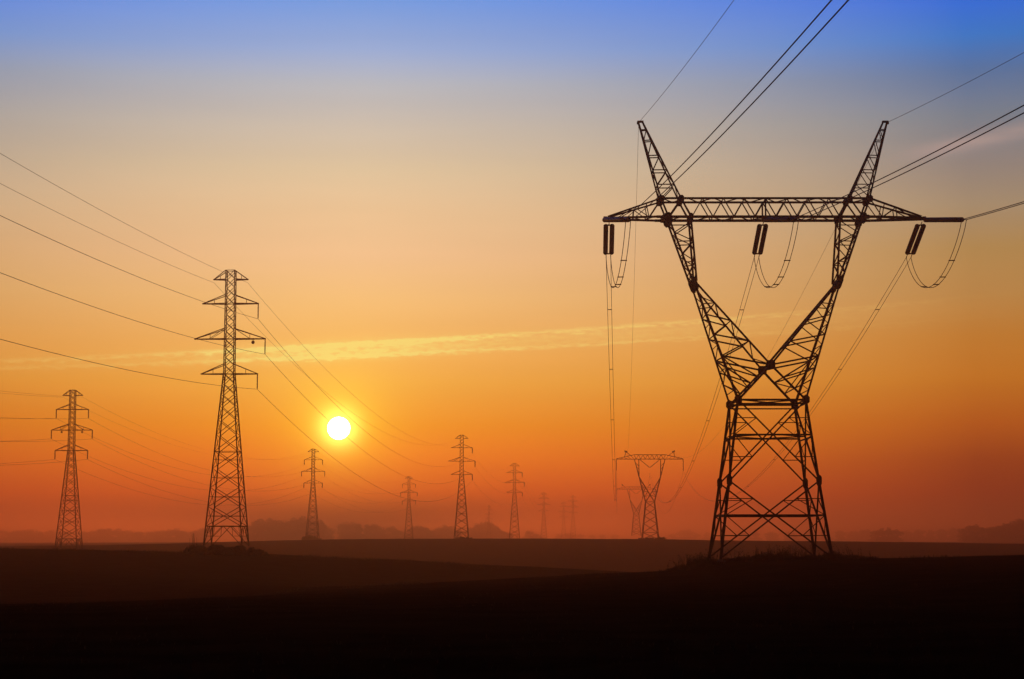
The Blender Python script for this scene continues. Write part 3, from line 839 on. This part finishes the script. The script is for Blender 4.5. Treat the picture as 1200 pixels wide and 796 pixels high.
def tree_meshes(seed, H, Wd):
    rnd = random.Random(seed)
    lobes = [(0, 0, H * .60, Wd * .33, 0.9), (0, 0, H * .2, Wd * .36, .6)]
    for _ in range(7):
        a = rnd.random() * 6.28; rr = Wd * .5 * rnd.uniform(.35, .75)
        lobes.append((rr * math.cos(a), rr * math.sin(a), H * rnd.uniform(.34, .80), Wd * rnd.uniform(.16, .27), .85))
    for _ in range(8):
        a = rnd.random() * 6.28; rr = Wd * .5 * rnd.uniform(.2, .95)
        lobes.append((rr * math.cos(a), rr * math.sin(a), H * rnd.uniform(.06, .3), Wd * rnd.uniform(.2, .3), .8))
    lobes.append((rnd.uniform(-.1, .1) * Wd, 0, H * .84, Wd * .2, .8))
    v, f = leaf_cloud(lobes, 3400, 0.5, seed)
    me = bpy.data.meshes.new('crown'); me.from_pydata(v, [], f); me.materials.append(LEAF)
    g = Geo(); g.tube([(0, 0, -1), (0.05, 0, H * .25), (.15, .1, H * .5), (0, 0, H * .75)], [Wd * .035, Wd * .028, Wd * .02, Wd * .008], 7)
    for l in lobes[1:6]: g.tube([(0.05, 0, H * .28), (l[0] * .5, l[1] * .5, (l[2] + H * .3) * .5), l[:3]], [Wd * .018, Wd * .013, Wd * .005], 5)
    mt = bpy.data.meshes.new('trunk'); mt.from_pydata(g.v, [], g.f); mt.materials.append(BARK)
    return me, mt
TREES = [tree_meshes(s, 1.0 * 14, w) for s, w in ((1, 11), (2, 9), (3, 13), (4, 15), (5, 8))]
def inv(px, top, Y):   # column and top row in the photograph -> where the tree stands and how high it is
    b = (398 - top) / 2150; c, s = math.cos(PITCH), math.sin(PITCH); kk = Y / (c - b * s)
    return (px - 600) / 2150 * kk, CAM_Z + (s + b * c) * kk
rt = random.Random(3)
def tree(px, top, Y, label, group, v=None, wid=1.0):
    X, zt = inv(px, top, Y); z0 = height(X, Y, False) - .3
    sc = (zt - z0) / 14.0
    i = rt.randrange(5) if v is None else v
    o = thing('broadleaf_tree', label, 'tree', (X, Y, z0), group=group, rotz=rt.random() * 6.28)
    o.scale = (sc * wid * rt.uniform(.9, 1.2), sc * wid, sc)
    for nm, me in (('crown', TREES[i][0]), ('trunk', TREES[i][1])): link(bpy.data.objects.new(nm, me), o)
ORD = ['second', 'third', 'fourth', 'fifth', 'sixth', 'seventh', 'eighth', 'ninth', 'tenth', 'eleventh', 'twelfth', 'thirteenth', 'fourteenth', 'fifteenth']
CL = [
 ('hazy tree in the grove between the two left pylons', 'trees between the two left pylons', 3000, [(98, 622), (108, 621), (118, 619), (128, 618), (139, 618), (150, 621), (163, 622), (176, 623), (189, 621), (198, 619), (207, 618), (216, 622), (229, 621), (238, 618)]),
 ('hazy tree in the clump behind the pylon under the sun', 'trees left of the pylon under the sun', 2700, [(298, 610), (306, 606), (316, 605), (326, 609), (337, 613), (346, 606), (355, 603), (364, 605), (374, 609), (384, 617)]),
 ('hazy tree in the clump right of the pylon under the sun', 'trees right of the pylon under the sun', 2800, [(404, 613), (412, 611), (421, 612), (430, 613), (440, 613), (448, 620), (460, 616), (467, 621), (486, 615), (495, 616), (503, 620), (512, 618), (521, 614), (530, 615), (538, 619)]),
 ('hazy tree in the hump between the two pylons right of the sun', 'trees between the pylons right of the sun', 2900, [(552, 618), (559, 612), (567, 610), (575, 612), (583, 616), (591, 622), (619, 621), (628, 625)]),
 ('faint low tree on the horizon beside the hazy V-armed tower', 'trees by the hazy V-armed tower', 3400, [(655, 625), (668, 624), (680, 625), (694, 626), (706, 626), (720, 626), (788, 625), (798, 621), (806, 620), (816, 624), (828, 623)]),
 ('dim tree in the lone clump right of the big tower', 'trees in the lone clump right of the big tower', 2000, [(1026, 621), (1033, 618), (1041, 617), (1049, 620)]),
 ('dim tree in the dark wood at the right edge', 'trees in the wood at the right edge', 1750, [(1133, 619), (1142, 614), (1151, 617), (1162, 617), (1171, 615), (1179, 613), (1186, 609), (1194, 607), (1203, 606), (1212, 605), (1224, 607)]),
 ('very faint distant tree low on the horizon at the right', 'faint distant trees at the right', 3000, [(872, 624), (885, 622), (905, 623), (925, 623), (950, 623), (968, 621), (985, 621), (1000, 622), (1015, 620), (1062, 621), (1076, 620), (1090, 620), (1104, 619), (1118, 618), (1130, 618)]),
 ('very faint distant tree low on the horizon at the left edge', 'faint distant trees at the left edge', 3000, [(-8, 622), (6, 621), (20, 621), (34, 620), (48, 622), (60, 621), (76, 622)])]
for lab, grp, Y, lst in CL:
    for i_, (px, top) in enumerate(lst):
        n_ = len(lst); w_ = 'leftmost' if i_ == 0 else 'rightmost' if i_ == n_ - 1 else ORD[i_ - 1] + ' from left'
        tree(px, top, Y + rt.uniform(-60, 60), w_ + ' ' + lab, grp, None, 1.6 if Y > 2950 or top > 618 else 1.1)

def shrub(X, Y, w, h, label, group=None, n=900, size=.1, seed=1, dp=1.6, tall=0):
    rnd = random.Random(seed); z0 = height(X, Y) - .1
    lobes = []
    for q_ in range(max(7, int(w * 5))):
        t_ = rnd.uniform(-.5, .5); e_ = math.sqrt(max(0.05, 1 - abs(2 * t_) ** 2.5))
        lobes.append((t_ * w, rnd.uniform(-.5, .5) * dp, h * e_ * rnd.uniform(.1, .6), h * rnd.uniform(.26, .44), .9))
    v, f = leaf_cloud(lobes, n, size, seed)
    o = thing('shrub', label, 'shrub', (X, Y, z0), group)
    mesh_obj('foliage', v, f, LEAF, o)
    g = Geo()
    for l in lobes: g.tube([(l[0] * .8, l[1] * .8, -.1), (l[0], l[1], l[2] + l[3] * .7)], [.03, .008], 4)
    for _ in range(tall):
        x = rnd.uniform(-.5, .5) * w; g.tube([(x, 0, 0), (x + rnd.uniform(-.3, .3), 0, h * rnd.uniform(1.0, 1.5))], [.03, .01], 4)
    g.build('stems', BARK, o)
shrub(-43.3, 276.8, 10.6, 1.75, 'low dark shrub mound filling the foot of the tallest left pylon', None, 26000, .15, 11, 4)
shrub(-47.6, 277.5, 2.2, 2.3, 'spindly taller bush at the left foot of the tallest left pylon', None, 900, .13, 12, 1.2, 9)
shrub(-38.9, 277.0, 4.2, 1.0, 'low bush tapering off at the right foot of the tallest left pylon', None, 4000, .13, 13, 1.5)
shrub(-93.5, 856, 6.2, 3.6, 'square dark bush at the foot of the pylon under the sun', None, 1500, .35, 14, 3)
shrub(-90.3, 856, 3.4, 2.0, 'lower bush on the right of the pylon under the sun', None, 700, .3, 15, 2)
shrub(-19.2, 742, 6.5, 1.2, 'low bush around the foot of the tallest pylon right of the sun', None, 700, .25, 16, 3)
shrub(53.5, 716, 9, 0.9, 'low scrub round the feet of the hazy V-armed tower', None, 700, .22, 17, 3)
shrub(58.5, 717, 4, 1.3, 'small bush right of the feet of the hazy V-armed tower', None, 400, .22, 18, 2)

# weeds round the big tower and stubble on the field: nobody could count them
def weeds(name, label, spots, m):
    v = []; f = []; rnd = random.Random(5)
    for x, y, h, w, leafy in spots:
        z = height(x, y) - .02
        lx, ly = rnd.gauss(0, .22) * h, rnd.gauss(0, .22) * h
        a = rnd.random() * 3.14; cx, cy = math.cos(a) * w, math.sin(a) * w
        i = len(v)
        v += [(x - cx, y - cy, z), (x + cx, y + cy, z), (x + lx * .4 + cx * .7, y + ly * .4 + cy * .7, z + h * .6), (x + lx * .4 - cx * .7, y + ly * .4 - cy * .7, z + h * .6), (x + lx, y + ly, z + h)]
        f += [(i, i + 1, i + 2, i + 3), (i + 3, i + 2, i + 4)]
        for _ in range(leafy):
            t = rnd.uniform(.25, 1); px_, py_, pz_ = x + lx * t, y + ly * t, z + h * t
            d = Vector((rnd.gauss(0, 1), rnd.gauss(0, 1), rnd.gauss(0, .7))).normalized() * rnd.uniform(.05, .14)
            e = d.cross(Vector((0, .3, 1))).normalized() * .03; i = len(v)
            v += [(px_, py_, pz_), (px_ + d.x * .5 + e.x, py_ + d.y * .5 + e.y, pz_ + d.z * .5 + e.z), (px_ + d.x, py_ + d.y, pz_ + d.z), (px_ + d.x * .5 - e.x, py_ + d.y * .5 - e.y, pz_ + d.z * .5 - e.z)]
            f.append((i, i + 1, i + 2, i + 3))
    o = mesh_obj(name, v, f, m); tag(o, label, 'weeds', None, 'stuff')
rw = random.Random(9); sp = []
for _ in range(7500):
    x = rw.uniform(13.0, 28.6); y = rw.uniform(143.5, 157)
    e = min(1, (x - 13.0) / 2.5, (28.6 - x) / 2.5)
    n_ = .35 + 1.5 * noise.noise(Vector((x * .75, y * .12, 1)))
    sp.append((x, y, max(.08, (.14 + .40 * n_) * (.55 + .45 * e) * (1.45 if x < 16 else 1.0)) * rw.uniform(.6, 1.15), .014, 5))
for _ in range(260):
    x = rw.choice([rw.gauss(22.0, 1.0), rw.gauss(14.6, .7), rw.uniform(13.2, 28.4)]); sp.append((x, rw.uniform(144, 150), rw.uniform(.5, 1.25), .022, 12))
weeds('weeds', 'tall dry weeds growing around the foot of the big tower', sp, WEED)
sp = []
for _ in range(6000):
    y = 22 + 150 * rw.random() ** 1.3; x = (rw.random() * 2 - 1) * (y * .33 + 4)
    if noise.noise(Vector((x * .12, y * .12, 4))) < -.05: continue
    sp.append((x, y, rw.uniform(.03, .09), .006 + y * 6e-5, 0))
for _ in range(7000):       # rougher grass along the two crests that stand against the light
    if rw.random() < .5: y = rw.gauss(152, 5); x = rw.uniform(-22, 46); h_ = rw.uniform(.06, .22)
    else: y = rw.gauss(288, 6); x = rw.uniform(-86, 4); h_ = rw.uniform(.10, .36)
    q_ = noise.noise(Vector((x * .25, y * .05, 7)))
    if q_ < -.1: continue
    sp.append((x, y, h_ * (.7 + 1.2 * max(0, q_)), .02 if y < 200 else .04, 0))
weeds('stubble', 'short dry stubble scattered over the dark ploughed field', sp, WEED)

# ------------------------------------------------------------------ the air
g = Geo(); g.box((0, 2600, 18.5), 7000, 5900, 57)
hz = g.build('haze', STEEL)
hz.data.materials.clear()
HM = bpy.data.materials.new('haze'); HM.use_nodes = True
t = HM.node_tree; t.nodes.clear()
pv = t.nodes.new('ShaderNodeVolumePrincipled')
pv.inputs['Color'].default_value = (0.80, 0.40, 0.25, 1)
pv.inputs['Density'].default_value = HAZE_DENSITY
pv.inputs['Anisotropy'].default_value = 0.90
mo = t.nodes.new('ShaderNodeOutputMaterial'); t.links.new(pv.outputs[0], mo.inputs['Volume'])
hz.data.materials.append(HM)
tag(hz, kind='stuff')
